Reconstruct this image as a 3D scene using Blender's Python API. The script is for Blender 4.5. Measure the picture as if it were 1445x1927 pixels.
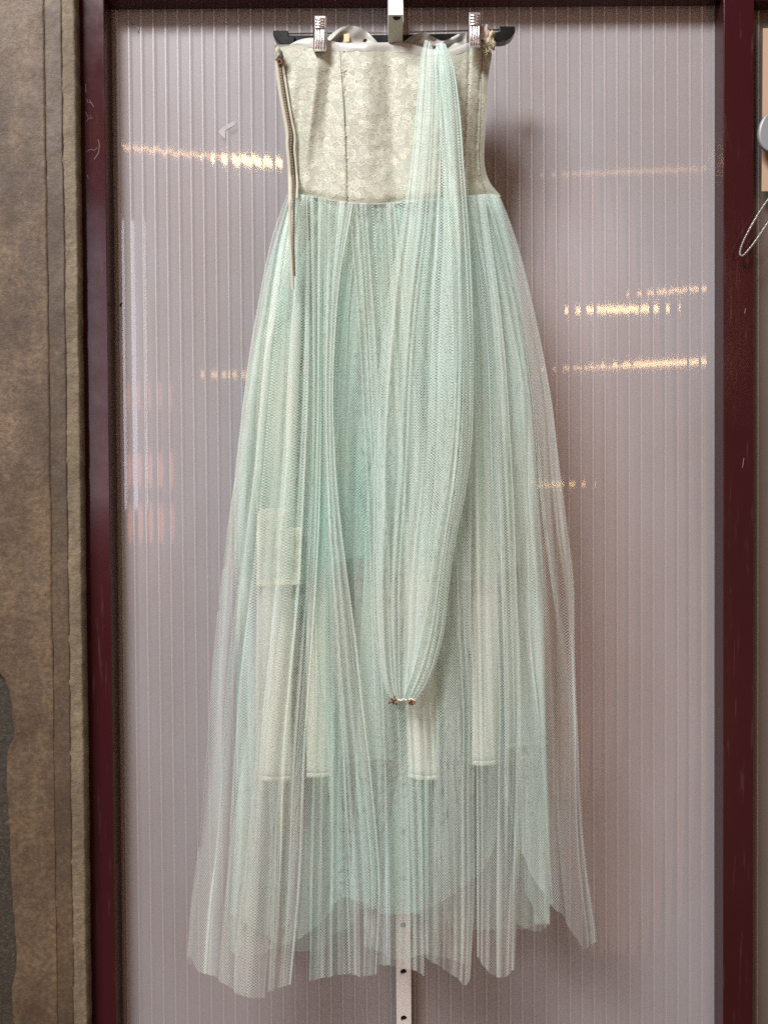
import bpy, bmesh, math, random
from mathutils import Vector, Matrix, noise

scn = bpy.context.scene
for o in list(bpy.data.objects):
    bpy.data.objects.remove(o)
R_ = math.radians

# ------------------------------------------------------------------ camera
S = 0.0008            # metres per photo pixel on the plane of the gown
D = 1.6               # camera to gown
ZC = 1.12             # height of the camera
W_, H_ = 1445.0, 1927.0
PITCH, ROLL = R_(1.23), R_(-0.36)
CAMLOC = Vector((0, -D, ZC))
CROT = Matrix.Rotation(math.pi / 2 - PITCH, 3, 'X') @ Matrix.Rotation(ROLL, 3, 'Z')
cam_d = bpy.data.cameras.new('camera')
cam = bpy.data.objects.new('camera', cam_d)
scn.collection.objects.link(cam)
cam_d.sensor_fit = 'VERTICAL'
cam_d.sensor_height = 36.0
cam_d.lens = 36.0 * D / (H_ * S)
cam_d.clip_start, cam_d.clip_end = 0.05, 100
cam.matrix_world = Matrix.Translation(CAMLOC) @ CROT.to_4x4()
scn.camera = cam


def P(px, py, y=0.0):
    """the point of the plane at depth y that stands at pixel (px, py) of the photograph"""
    d = CROT @ Vector(((px - W_ / 2) * S, (H_ / 2 - py) * S, -D))
    return CAMLOC + d * ((y + D) / d.y)


# ------------------------------------------------------------------ world, lamps, exposure
wd = bpy.data.worlds.new('World')
scn.world = wd
wd.use_nodes = True
bgn = wd.node_tree.nodes['Background']
bgn.inputs[0].default_value = (1.0, 0.72, 0.55, 1)
bgn.inputs[1].default_value = 0.16


def area(name, loc, target, sx, sy, energy, col):
    l = bpy.data.lights.new(name, 'AREA')
    l.shape = 'RECTANGLE'
    l.size, l.size_y, l.energy, l.color = sx, sy, energy, col
    o = bpy.data.objects.new(name, l)
    scn.collection.objects.link(o)
    o.location = loc
    o.rotation_euler = (Vector(target) - Vector(loc)).to_track_quat('-Z', 'Y').to_euler()
    return o


area('window_light', (-2.2, -4.0, ZC + 4.0), (0.0, 0.1, ZC + 0.0), 2.2, 1.4, 650, (0.975, 0.98, 1.0))

PANEL_Y = 0.16
FRAME_Y = 0.113


def mirrored(px, py, plane, dist):
    p = P(px, py, plane)
    d = (p - CAMLOC).normalized()
    d.y = -d.y
    return p + d * dist


def reflected_lamp(name, a, b, thick, dist, radiance, col, plane=PANEL_Y, shape='RECTANGLE'):
    """an unseen area lamp behind the camera, placed where its mirror image shows in the glossy surface"""
    p0, p1 = mirrored(*a, plane, dist), mirrored(*b, plane, dist)
    mid = (p0 + p1) / 2
    ax = (p1 - p0).normalized()
    nz = (mid - P((a[0] + b[0]) / 2, (a[1] + b[1]) / 2, plane)).normalized()     # lamp shines along -Z
    ay = nz.cross(ax).normalized()
    nz = ax.cross(ay)
    l = bpy.data.lights.new(name, 'AREA')
    l.shape = shape
    l.size = (p1 - p0).length
    l.size_y = thick * l.size / max(1, math.hypot(b[0] - a[0], b[1] - a[1]))
    l.energy = radiance * math.pi * l.size * l.size_y
    l.color = col
    o = bpy.data.objects.new(name, l)
    scn.collection.objects.link(o)
    m = Matrix((ax, ay, nz)).transposed().to_4x4()
    o.matrix_world = Matrix.Translation(mid) @ m


WARM = (1.0, 0.60, 0.26)
for a, b, th, L_ in [((215, 274), (545, 313), 7, 15), ((425, 297), (530, 309), 15, 42), ((1095, 582), (1235, 581), 11, 32), ((1215, 552), (1336, 541), 6, 20),
                     ((1060, 693), (1170, 689), 5, 16), ((1165, 687), (1335, 679), 9, 26), ((1045, 328), (1335, 318), 6, 6), ((400, 705), (470, 706), 12, 10), ((990, 912), (1075, 911), 7, 15)]:
    reflected_lamp('unseen_strip_lamp', a, b, th, 3.1, L_, WARM)
for a, b, th, L_, c in [((240, 745), (285, 745), 60, 3, (1, .4, .35)), ((236, 885), (300, 885), 70, 4, (1, .32, .25)), ((238, 985), (305, 985), 80, 3.5, (1, .3, .22))]:
    reflected_lamp('added_red_lamp', a, b, th, 3.0, L_ * .8, c, shape='ELLIPSE')  # unseen lamps added to put red reflections on the panel
reflected_lamp('post_highlight_light', (180, 400), (190, 960), 70, 2.6, 6.0, (0.86, 0.88, 1.0), FRAME_Y)  # unseen lamp added for the pale highlight on the left post
# unseen broad lamps added to warm the panel by their reflection
for a, b, th, L_, c in [((1085, 330), (1165, 1800), 340, .65, (1, .50, .36)), ((1010, 480), (1070, 1500), 280, .5, (1, .52, .36)), ((250, 540), (260, 1160), 130, .4, (1, .5, .45))]:
    reflected_lamp('added_warm_glow', a, b, th, 3.4, L_, c, shape='ELLIPSE')

scn.view_settings.view_transform = 'Standard'
scn.view_settings.look = 'None'
scn.view_settings.exposure = 0.0
scn.view_settings.gamma = 1.0
scn.view_settings.use_curve_mapping = False
scn.cycles.transparent_max_bounces = 28
scn.cycles.use_adaptive_sampling = False
scn.cycles.max_bounces = 5
scn.cycles.diffuse_bounces = 3
scn.cycles.glossy_bounces = 4
scn.cycles.transmission_bounces = 8
scn.cycles.use_denoising = False   # a denoiser would wipe out the net
scn.cycles.sample_clamp_indirect = 6.0


# ------------------------------------------------------------------ node helpers
class NT:
    def __init__(s, name):
        s.m = bpy.data.materials.new(name)
        s.m.use_nodes = True
        s.t = s.m.node_tree
        s.t.nodes.clear()
        s.out = s.t.nodes.new('ShaderNodeOutputMaterial')

    def n(s, kind, **kw):
        nd = s.t.nodes.new(kind)
        for k, v in kw.items():
            setattr(nd, k, v)
        return nd

    def put(s, sock, v):
        if hasattr(v, 'is_output') or isinstance(v, bpy.types.NodeSocket):
            s.t.links.new(v, sock)
        elif v is not None:
            sock.default_value = v

    def math(s, op, a, b=None, c=None, clamp=False):
        nd = s.n('ShaderNodeMath', operation=op, use_clamp=clamp)
        s.put(nd.inputs[0], a)
        if b is not None:
            s.put(nd.inputs[1], b)
        if c is not None:
            s.put(nd.inputs[2], c)
        return nd.outputs[0]

    def noise(s, vec, scale, detail=4.0, rough=0.6):
        nd = s.n('ShaderNodeTexNoise')
        s.put(nd.inputs['Vector'], vec)
        nd.inputs['Scale'].default_value = scale
        nd.inputs['Detail'].default_value = detail
        nd.inputs['Roughness'].default_value = rough
        return nd.outputs[0]

    def mapping(s, vec, scale=(1, 1, 1), loc=(0, 0, 0)):
        nd = s.n('ShaderNodeMapping')
        s.put(nd.inputs['Vector'], vec)
        nd.inputs['Scale'].default_value = scale
        nd.inputs['Location'].default_value = loc
        return nd.outputs[0]

    def ramp(s, fac, stops):
        nd = s.n('ShaderNodeValToRGB')
        s.put(nd.inputs[0], fac)
        e = nd.color_ramp.elements
        while len(e) < len(stops):
            e.new(0.5)
        for i, (p, c) in enumerate(stops):
            e[i].position = p
            e[i].color = (*c, 1) if len(c) == 3 else c
        return nd.outputs[0]

    def mixc(s, fac, a, b):
        nd = s.n('ShaderNodeMix', data_type='RGBA')
        s.put(nd.inputs[0], fac)
        s.put(nd.inputs[6], (*a, 1) if isinstance(a, tuple) else a)
        s.put(nd.inputs[7], (*b, 1) if isinstance(b, tuple) else b)
        return nd.outputs[2]

    def mixs(s, fac, a, b):
        nd = s.n('ShaderNodeMixShader')
        s.put(nd.inputs[0], fac)
        s.put(nd.inputs[1], a)
        s.put(nd.inputs[2], b)
        return nd.outputs[0]

    def bump(s, h, strength, dist=0.001):
        nd = s.n('ShaderNodeBump')
        s.put(nd.inputs['Height'], h)
        nd.inputs['Strength'].default_value = strength
        nd.inputs['Distance'].default_value = dist
        return nd.outputs[0]

    def bsdf(s, col, rough=0.6, metal=0.0, normal=None, spec=0.5, coat=0.0, sheen=0.0, coat_rough=0.1):
        nd = s.n('ShaderNodeBsdfPrincipled')
        s.put(nd.inputs['Base Color'], (*col, 1) if isinstance(col, tuple) else col)
        s.put(nd.inputs['Roughness'], rough)
        nd.inputs['Metallic'].default_value = metal
        nd.inputs['Specular IOR Level'].default_value = spec
        nd.inputs['Coat Weight'].default_value = coat
        nd.inputs['Coat Roughness'].default_value = coat_rough
        nd.inputs['Sheen Weight'].default_value = sheen
        if normal is not None:
            s.put(nd.inputs['Normal'], normal)
        return nd.outputs[0]

    def done(s, shader):
        s.t.links.new(shader, s.out.inputs[0])
        return s.m

    def obj(s):
        return s.n('ShaderNodeNewGeometry').outputs['Position']


def mat_plain(name, col, rough=0.6, metal=0.0, var=0.15, scale=40, bump=0.0, spec=0.5, coat=0.0, sheen=0.0):
    t = NT(name)
    p = t.obj()
    f = t.noise(p, scale, 5)
    dark = tuple(c * (1 - var) for c in col)
    lite = tuple(min(1, c * (1 + var)) for c in col)
    c = t.mixc(f, dark, lite)
    r = t.math('MULTIPLY_ADD', f, 0.2, rough - 0.1)
    nrm = t.bump(t.noise(p, scale * 8, 3), bump) if bump else None
    return t.done(t.bsdf(c, r, metal, nrm, spec, coat, sheen))


def mat_tulle(name, c0, c1, thread=0.15, p=0.0037, q=0.0044):
    """open net of threads: opaque where a thread runs, clear in the holes"""
    t = NT(name)
    uv = t.n('ShaderNodeUVMap').outputs[0]
    sep = t.n('ShaderNodeSeparateXYZ')
    t.put(sep.inputs[0], uv)
    u, v = sep.outputs[0], sep.outputs[1]
    un = t.math('DIVIDE', u, p)
    vn = t.math('DIVIDE', v, q)
    a = t.math('ABSOLUTE', t.math('SUBTRACT', t.math('FRACT', t.math('ADD', un, vn)), 0.5))
    b = t.math('ABSOLUTE', t.math('SUBTRACT', t.math('FRACT', t.math('SUBTRACT', un, vn)), 0.5))
    m = t.math('MULTIPLY', t.math('MINIMUM', a, b), 2.0)
    den = t.n('ShaderNodeAttribute', attribute_name='dens').outputs['Fac']
    geo = t.n('ShaderNodeNewGeometry')
    dot = t.n('ShaderNodeVectorMath', operation='DOT_PRODUCT')
    t.put(dot.inputs[0], geo.outputs['Normal'])
    t.put(dot.inputs[1], geo.outputs['Incoming'])
    cs = t.math('MAXIMUM', t.math('ABSOLUTE', dot.outputs['Value']), 0.38)
    w = t.math('MINIMUM', t.math('DIVIDE', t.math('MULTIPLY', den, thread), cs), 0.97)
    alpha = t.math('LESS_THAN', m, w)
    pos = geo.outputs['Position']
    st = t.noise(t.mapping(pos, (1, 1, 0.5)), 5.0, 4)
    col = t.mixc(t.ramp(st, [(0.40, (0, 0, 0)), (0.68, (1, 1, 1))]), c0, c1)
    df = t.n('ShaderNodeBsdfDiffuse')
    t.put(df.inputs[0], col)
    tr = t.n('ShaderNodeBsdfTranslucent')
    t.put(tr.inputs[0], col)
    gl = t.n('ShaderNodeBsdfGlossy')
    gl.inputs['Roughness'].default_value = 0.45
    s1 = t.mixs(0.38, df.outputs[0], tr.outputs[0])
    s1 = t.mixs(0.05, s1, gl.outputs[0])
    tp = t.n('ShaderNodeBsdfTransparent')
    return t.done(t.mixs(alpha, tp.outputs[0], s1))


# ------------------------------------------------------------------ object helpers
COL = scn.collection
ORG = {}


def tag(o, label=None, cat=None, kind=None, group=None):
    if label: o['label'] = label
    if cat: o['category'] = cat
    if kind: o['kind'] = kind
    if group: o['group'] = group
    return o


def empty(name, loc, label=None, cat=None, kind=None, group=None):
    o = bpy.data.objects.new(name, None)
    o.empty_display_size = 0.05
    COL.objects.link(o)
    o.location = loc
    ORG[o.name] = Vector(loc)
    return tag(o, label, cat, kind, group)


def mesh(name, verts, faces, mat, parent=None, smooth=True, uvs=None, attr=None):
    org = ORG[parent.name] if parent is not None else Vector((0, 0, 0))
    me = bpy.data.meshes.new(name)
    me.from_pydata([tuple(Vector(v) - org) for v in verts], [], faces)
    me.materials.append(mat)
    if smooth:
        me.polygons.foreach_set('use_smooth', [True] * len(me.polygons))
    if uvs is not None:
        lay = me.uv_layers.new(name='UVMap')
        flat = []
        for l in me.loops:
            flat.extend(uvs[l.vertex_index])
        lay.data.foreach_set('uv', flat)
    if attr is not None:
        for k, vals in attr.items():
            at = me.attributes.new(k, 'FLOAT', 'POINT')
            at.data.foreach_set('value', vals)
    me.update()
    o = bpy.data.objects.new(name, me)
    COL.objects.link(o)
    if parent is not None:
        o.parent = parent
    ORG[o.name] = org
    return o


class MB:
    """collects shapes that belong to one part"""
    def __init__(s):
        s.v, s.f = [], []

    def add(s, vs, fs):
        k = len(s.v)
        s.v += [Vector(v) for v in vs]
        s.f += [tuple(i + k for i in f) for f in fs]
        return s

    def box(s, lo, hi):
        x0, y0, z0 = lo
        x1, y1, z1 = hi
        return s.add([(x0, y0, z0), (x1, y0, z0), (x1, y1, z0), (x0, y1, z0), (x0, y0, z1), (x1, y0, z1), (x1, y1, z1), (x0, y1, z1)],
                     [(0, 3, 2, 1), (4, 5, 6, 7), (0, 1, 5, 4), (1, 2, 6, 5), (2, 3, 7, 6), (3, 0, 4, 7)])

    def tube(s, pts, r, n=8, caps=True):
        pts = [Vector(p) for p in pts]
        rs = r if isinstance(r, (list, tuple)) else [r] * len(pts)
        vs, fs = [], []
        for i, p in enumerate(pts):
            d = (pts[min(i + 1, len(pts) - 1)] - pts[max(i - 1, 0)]).normalized()
            a = d.cross(Vector((0, 1, 0)))
            if a.length < 0.1:
                a = d.cross(Vector((1, 0, 0)))
            a.normalize()
            b = d.cross(a)
            for k in range(n):
                t = 2 * math.pi * k / n
                vs.append(p + (a * math.cos(t) + b * math.sin(t)) * rs[i])
        for i in range(len(pts) - 1):
            for k in range(n):
                fs.append((i * n + k, i * n + (k + 1) % n, (i + 1) * n + (k + 1) % n, (i + 1) * n + k))
        if caps:
            fs.append(tuple(range(n)))
            fs.append(tuple(range((len(pts) - 1) * n, len(pts) * n)))
        return s.add(vs, fs)

    def prism(s, poly, off):
        """poly: list of 3-D points, off: extrusion vector"""
        n = len(poly)
        vs = [Vector(p) for p in poly] + [Vector(p) + Vector(off) for p in poly]
        fs = [tuple(range(n)), tuple(range(2 * n - 1, n - 1, -1))]
        fs += [(i, i + n, (i + 1) % n + n, (i + 1) % n) for i in range(n)]
        return s.add(vs, fs)

    def build(s, name, mat, parent=None, smooth=False, bevel=0.0):
        o = mesh(name, s.v, s.f, mat, parent, smooth)
        if bevel:
            b = o.modifiers.new('bevel', 'BEVEL')
            b.width, b.segments, b.limit_method = bevel, 2, 'ANGLE'
        return o


def lerp_tab(tab, t):
    """smooth interpolation in a list of (t, value)"""
    if t <= tab[0][0]: return tab[0][1]
    if t >= tab[-1][0]: return tab[-1][1]
    for i in range(len(tab) - 1):
        if t <= tab[i + 1][0]:
            t0, v0 = tab[i]
            t1, v1 = tab[i + 1]
            h = t1 - t0
            m0 = (v1 - tab[i - 1][1]) / (t1 - tab[i - 1][0]) if i > 0 else (v1 - v0) / h
            m1 = (tab[i + 2][1] - v0) / (tab[i + 2][0] - t0) if i + 2 < len(tab) else (v1 - v0) / h
            x = (t - t0) / h
            return ((2 * x**3 - 3 * x**2 + 1) * v0 + (x**3 - 2 * x**2 + x) * h * m0 + (-2 * x**3 + 3 * x**2) * v1 + (x**3 - x**2) * h * m1)


def yx(poly):      # [(x, y)...] -> table by y
    return [(p[1], p[0]) for p in poly]


def ns(x, seed=0.0):
    return noise.noise(Vector((x, seed * 7.31 + 0.5, seed * 1.7)))


def ns2(x, y, seed=0.0):
    return noise.noise(Vector((x, y, seed * 3.77 + 0.3)))


# ------------------------------------------------------------------ materials of the setting
def mat_maroon():
    t = NT('maroon_paint')
    p = t.obj()
    f = t.noise(t.mapping(p, (1, 1, 0.25)), 9, 5)
    c = t.mixc(f, (0.027, 0.0042, 0.0062), (0.043, 0.0070, 0.0092))
    sc = t.ramp(t.noise(t.mapping(p, (60, 60, 4)), 3, 3, .7), [(0.60, (0, 0, 0)), (0.74, (1, 1, 1))])
    c = t.mixc(t.math('MULTIPLY', sc, 0.13), c, (0.22, 0.14, 0.14))
    r = t.math('MULTIPLY_ADD', t.noise(p, 30, 4), 0.12, 0.10)
    n = t.bump(t.noise(p, 40, 3), 0.025, 0.002)
    return t.done(t.bsdf(c, r, 0, n, 0.3))


def mat_concrete(name, c0, c1, c2, bump=0.6):
    t = NT(name)
    p = t.obj()
    f = t.noise(p, 7, 8, .65)
    g = t.noise(t.mapping(p, (1, 1, .35)), 22, 8, .7)
    c = t.mixc(t.ramp(f, [(.38, (0, 0, 0)), (.68, (1, 1, 1))]), c0, c1)
    c = t.mixc(t.ramp(g, [(.45, (0, 0, 0)), (.75, (.8, .8, .8))]), c, c2)
    c = t.mixc(t.ramp(t.noise(p, 130, 6, .75), [(.42, (.55, .55, .55)), (.60, (0, 0, 0))]), c, tuple(q * .55 for q in c0))
    sp = t.ramp(t.noise(p, 420, 2, .5), [(.62, (0, 0, 0)), (.75, (1, 1, 1))])
    c = t.mixc(t.math('MULTIPLY', sp, .35), c, (0.30, 0.27, 0.22))
    h = t.math('ADD', t.noise(p, 60, 8, .7), t.math('MULTIPLY', t.noise(p, 500, 3), .25))
    r = t.math('MULTIPLY_ADD', f, -.35, .72)
    return t.done(t.bsdf(c, r, 0, t.bump(h, bump, .003), .4))


def mat_sheet(name, clear, col, coat=0.05, rough=0.04):
    """milky polycarbonate skin: part of the light goes straight through, the rest is scattered"""
    t = NT(name)
    p = t.obj()
    st = t.noise(t.mapping(p, (90, 1, 1.3)), 1.0, 4, .6)
    st2 = t.noise(t.mapping(p, (350, 1, 9)), 1.0, 3, .6)
    h = t.math('ADD', st, t.math('MULTIPLY', st2, .4))
    nrm = t.bump(st, 0.012, 0.004)
    df = t.n('ShaderNodeBsdfDiffuse')
    big = t.ramp(t.noise(t.mapping(p, (2.2, 1, 1.1)), 1.6, 5, .55), [(.35, (0, 0, 0)), (.66, (1, 1, 1))])  # random warm and cool blotches painted in for uneven reflections
    cl = t.mixc(big, (col[0] * .90, col[1] * .87, col[2] * .86), (min(1, col[0] * 1.04), min(1, col[1] * 1.05), min(1, col[2] * 1.08)))
    t.put(df.inputs[0], cl)
    tr = t.n('ShaderNodeBsdfTranslucent')
    t.put(tr.inputs[0], cl)
    tp = t.n('ShaderNodeBsdfTransparent')
    gl = t.n('ShaderNodeBsdfGlossy')
    gl.inputs['Roughness'].default_value = rough
    t.put(gl.inputs['Normal'], nrm)
    fr = t.n('ShaderNodeFresnel')
    fr.inputs[0].default_value = 1.5
    body = t.mixs(0.25, df.outputs[0], tr.outputs[0])
    body = t.mixs(clear, body, tp.outputs[0])
    return t.done(t.mixs(t.math('MULTIPLY', fr.outputs[0], coat / 0.04), body, gl.outputs[0]))


M_MAROON = mat_maroon()
M_WALL = mat_concrete('bare_plaster', (0.070, 0.042, 0.024), (0.150, 0.101, 0.062), (0.215, 0.142, 0.075))
M_WALL2 = mat_concrete('smoothed_plaster', (0.070, 0.045, 0.027), (0.140, 0.096, 0.060), (0.060, 0.038, 0.023), .4)
M_DARKWALL = mat_concrete('dark_concrete', (0.035, 0.028, 0.020), (0.05, 0.04, 0.028), (0.06, 0.046, 0.03), .9)
M_RAW = mat_concrete('raw_plaster_edge', (0.15, 0.112, 0.07), (0.25, 0.195, 0.125), (0.09, 0.062, 0.038), 1.0)
M_FRONT = mat_sheet('milky_front_skin', 0.64, (0.81, 0.775, 0.785))
M_BACK = mat_sheet('milky_back_skin', 0.02, (0.61, 0.575, 0.585), coat=0.02, rough=.3)
M_RIB = mat_plain('milky_rib', (0.95, 0.92, 0.93), .4, var=.05)
M_WHITE = mat_plain('white_enamel', (0.72, 0.66, 0.62), .38, var=.08, scale=60, bump=.05)
M_BLACK = mat_plain('black_plastic', (0.006, 0.006, 0.0065), .25, var=.2, spec=.35)
M_HOLE = mat_plain('dark_hole', (0.006, 0.006, 0.006), .9)
M_CHROME = mat_plain('chrome', (0.78, 0.75, 0.75), .24, 1.0, var=.06, scale=80)
M_STEEL = mat_plain('steel', (0.36, 0.34, 0.32), .4, 1.0, var=.15, scale=120)

# ------------------------------------------------------------------ frame
zt, zb = P(722, -160, PANEL_Y).z, P(722, 2090, PANEL_Y).z


def px2x(px, y, py=963):
    return P(px, py, y).x


fr = empty('door_frame', (px2x(752, FRAME_Y), FRAME_Y, zb), 'dark maroon painted metal frame around the ribbed translucent panel', 'frame')
lx0, lx1 = px2x(152, FRAME_Y), px2x(207.5, FRAME_Y)
rx0, rx1 = px2x(1360.5, FRAME_Y), px2x(1417, FRAME_Y)
zhead = P(722, 15, PANEL_Y).z
MB().box((lx0 - .01, FRAME_Y, zb), (lx1, PANEL_Y + .03, zt)).build('post', M_MAROON, fr, bevel=.0012)
MB().box((rx0, FRAME_Y, zb), (rx1, PANEL_Y + .03, zt)).build('post', M_MAROON, fr, bevel=.0012)
MB().box((lx1 + .0005, FRAME_Y + .002, zhead), (rx0 - .0005, PANEL_Y + .03, zt)).build('header', M_MAROON, fr, bevel=.001)
MB().box((rx1 + .0005, FRAME_Y + .012, P(722, 24, PANEL_Y).z), (rx1 + .35, PANEL_Y + .03, zt)).build('header', M_MAROON, fr, bevel=.001)

# ------------------------------------------------------------------ ribbed panels
CELL = 0.0200


def ribbed_panel(name, x0, x1, z1, label, xref, front=None, back=None):
    root = empty(name, ((x0 + x1) / 2, PANEL_Y, zb), label, 'panel')
    k0 = math.floor((x0 - xref) / CELL)
    k1 = math.ceil((x1 - xref) / CELL)
    vs, fs = [], []
    NSEG, NZ = 8, 24
    rr = random.Random(5)
    xs = []
    for k in range(k0, k1):
        sag = 0.00013 * rr.uniform(.7, 1.25)
        for i in range(NSEG):
            x = xref + (k + i / NSEG) * CELL
            if x0 <= x <= x1:
                xs.append((x, -sag * (1 - (2 * i / NSEG - 1) ** 2)))
    xs = [(x0, 0)] + xs + [(x1, 0)]
    for x, dy in xs:
        for j in range(NZ + 1):
            z = zb + (z1 - zb) * j / NZ
            vs.append((x, PANEL_Y + dy + .00012 * ns2(x * 3, z * 2, 3), z))
    for i in range(len(xs) - 1):
        for j in range(NZ):
            a = i * (NZ + 1) + j
            fs.append((a, a + NZ + 1, a + NZ + 2, a + 1))
    mesh('front_sheet', vs, fs, front or M_FRONT, root)
    MB().box((x0, PANEL_Y + .0105, zb), (x1, PANEL_Y + .012, z1)).build('back_sheet', back or M_BACK, root)
    rib = None
    for k in range(k0, k1 + 1):
        x = xref + k * CELL
        if not (x0 + .001 < x < x1 - .001):
            continue
        if rib is None:
            b = MB().box((-.0010, 0, zb), (.0010, .0093, z1))
            me = bpy.data.meshes.new('rib')
            me.from_pydata([tuple(v - ORG[root.name]) for v in b.v], [], b.f)
            me.materials.append(M_RIB)
            rib = bpy.data.objects.new('rib', me)
            o = rib
        else:
            o = rib.copy()
        COL.objects.link(o)
        o.parent = root
        o.location = (x, PANEL_Y + .0007, 0)
    return root


xref = P(517.4, 30, PANEL_Y).x
ribbed_panel('ribbed_panel', lx1 - .006, rx0 + .006, zhead + .01, 'large milky ribbed plastic panel behind the hanging gown', xref)
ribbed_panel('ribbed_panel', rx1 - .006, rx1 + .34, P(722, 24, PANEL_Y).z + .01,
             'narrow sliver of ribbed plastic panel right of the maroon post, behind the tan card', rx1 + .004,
             mat_sheet('shaded_front_skin', 0.66, (0.40, 0.35, 0.30)), mat_sheet('shaded_back_skin', 0.02, (0.33, 0.28, 0.235), coat=0.02, rough=.3))  # darker, browner skins: the shadow on this panel is put into its colour

# ------------------------------------------------------------------ plaster wall at the left
WY = FRAME_Y - .030
wall = empty('wall', (px2x(60, WY), WY, zb), None, None, 'structure')


def wall_grid(name, xl, xr, y, mat, nx, seed, jl=0., jr=0., amp=.0008, step=.006, jfun=None):
    nz = int((zt - zb) / step)
    vs, fs = [], []
    for j in range(nz + 1):
        z = zb + (zt - zb) * j / nz
        a, b = xl, xr
        if jl: a += jl * (ns(z * 14, seed) + .6 * ns(z * 55, seed + 1))
        if jr: b += jr * (ns(z * 16, seed + 2) + .6 * ns(z * 70, seed + 3))
        if jfun: a, b = jfun(z, a, b)
        for i in range(nx + 1):
            x = a + (b - a) * i / nx
            vs.append((x, y + amp * ns2(x * 60, z * 40, seed) + amp * .6 * ns2(x * 200, z * 150, seed + 5), z))
        vs.append((b, y + .05, z))
        vs.insert(len(vs) - nx - 2, (a, y + .05, z))
    n = nx + 3
    for j in range(nz):
        for i in range(n - 1):
            k = j * n + i
            fs.append((k, k + 1, k + 1 + n, k + n))
    return mesh(name, vs, fs, mat, wall)


w0, w1 = px2x(-120, WY), px2x(97, WY)
w2, w3, w4 = px2x(128, WY), px2x(140, WY), px2x(153, WY)


def dark_edge(z, a, b):
    # broken edge of the plaster skin at the lower left
    py = 963 - (z - ZC) / (S * (D + WY) / D)
    if py < 1285: xx = -40
    else: xx = lerp_tab([(1285, -30), (1320, 6), (1400, 20), (1430, 21), (1450, 10), (1490, 6), (1600, 10), (1700, 12), (1800, 18), (1860, 20), (1900, 13), (2000, 12)], py)
    xx += 2.5 * ns(z * 60, 9)
    return px2x(xx, WY), b + E1(z)


def E1(z):
    return .0011 * (ns(z * 16, 3) + .6 * ns(z * 70, 4))


def E2(z):
    return .0013 * (ns(z * 11, 5) + .7 * ns(z * 60, 6))


wall_grid('plaster_skin', w0, w1 - .0003, WY, M_WALL, 24, 1, jfun=dark_edge)
wall_grid('plaster_strip', w1 - .0012, w2, WY + .0007, M_WALL2, 8, 2, jfun=lambda z, a, b: (a + E1(z), b + E2(z)))
wall_grid('raw_edge', w2 - .0002, w4 - .001, WY + .0014, M_RAW, 6, 3, amp=.0012, step=.004, jfun=lambda z, a, b: (a + E2(z) - .0012, b + .0010 * ns(z * 40, 8)))
MB().box((w0 - .1, WY + .016, zb), (w4 - .006, WY + .05, zt)).build('rough_base', M_DARKWALL, wall)

# ------------------------------------------------------------------ upright strip and bracket arm
UY = PANEL_Y - .034
up = empty('slotted_upright', P(760, 2050, UY), 'narrow white enamelled upright strip with round holes behind the gown', 'rail')
ux_t, ux_b = P(744.5, 0, UY), P(760, 1927, UY)
hw = 14 * S * (D + UY) / D
HR = 6.2 * S * (D + UY) / D
PITCHH = 89.3 * S * (D + UY) / D
zh0 = P(760, 1917, UY).z


def ux(z):
    return ux_b.x + (ux_t.x - ux_b.x) * (z - ux_b.z) / (ux_t.z - ux_b.z)


b = MB()
hb = MB()
n0 = -2
for k in range(-2, 23):
    zc = zh0 + k * PITCHH
    z0, z1 = zc - PITCHH / 2, zc + PITCHH / 2
    N = 32
    ring, outer = [], []
    for i in range(N):
        a = 2 * math.pi * (i + .5) / N
        c, s_ = math.cos(a), math.sin(a)
        ring.append((ux(zc) + HR * c, UY, zc + HR * s_))
        m = min(hw / abs(c) if abs(c) > 1e-6 else 9, (PITCHH / 2) / abs(s_) if abs(s_) > 1e-6 else 9)
        outer.append((ux(zc + m * s_) + m * c, UY, zc + m * s_))
    for cxs, czs in ((1, 1), (-1, 1), (-1, -1), (1, -1)):   # pull the nearest outer vertex into the corner
        tgt = Vector((ux(zc + czs * PITCHH / 2) + cxs * hw, UY, zc + czs * PITCHH / 2))
        i = min(range(N), key=lambda q: (Vector(outer[q]) - tgt).length)
        outer[i] = tuple(tgt)
    inner = [(x, y + .008, z) for x, y, z in ring]
    fs = []
    for i in range(N):
        j = (i + 1) % N
        fs += [(i, N + i, N + j, j), (i, j, 2 * N + j, 2 * N + i)]
    b.add(ring + outer + inner, fs)
    MB().add([(x, y + .0075, z) for x, y, z in ring], [tuple(range(N))]).build('hole', M_HOLE, up)
zz0, zz1 = zh0 - 2.5 * PITCHH, zh0 + 22.5 * PITCHH
for sx in (-1, 1):
    b.add([(ux(zz0) + sx * hw, UY, zz0), (ux(zz1) + sx * hw, UY, zz1), (ux(zz1) + sx * hw, UY + .014, zz1), (ux(zz0) + sx * hw, UY + .014, zz0)], [(0, 1, 2, 3)])
b.build('strip', M_WHITE, up)

# the arm that carries the hanger: profile in the (y, z) plane, pulled across its width
M_ARM = mat_plain('shaded_white_enamel', (0.50, 0.50, 0.44), .42, var=.10, scale=50, bump=.05)  # white enamel darkened: the arm's shade is put into its colour
YA, YB = -.082, -.034
za, zbk = P(744, 29, YA).z, P(742, 79, YB).z
zu = P(742, 52, YB).z
xa = P(744.5, 29, YA).x
wa = 13.8 * S * (D + YA) / D
arm = empty('bracket_arm', (xa, UY, zu), 'pale enamelled bracket arm at the top centre, holding up the black hanger', 'bracket')
prof = [(YA, za + .09), (YA, za), (YB, zbk), (YB + .004, zbk), (YB + .004, zu + .012), (UY - .002, zu + .012), (UY - .002, za + .09)]
MB().prism([(xa - wa, y, z) for y, z in prof], (2 * wa, 0, 0)).build('arm', M_ARM, arm, bevel=.0012)
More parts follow.
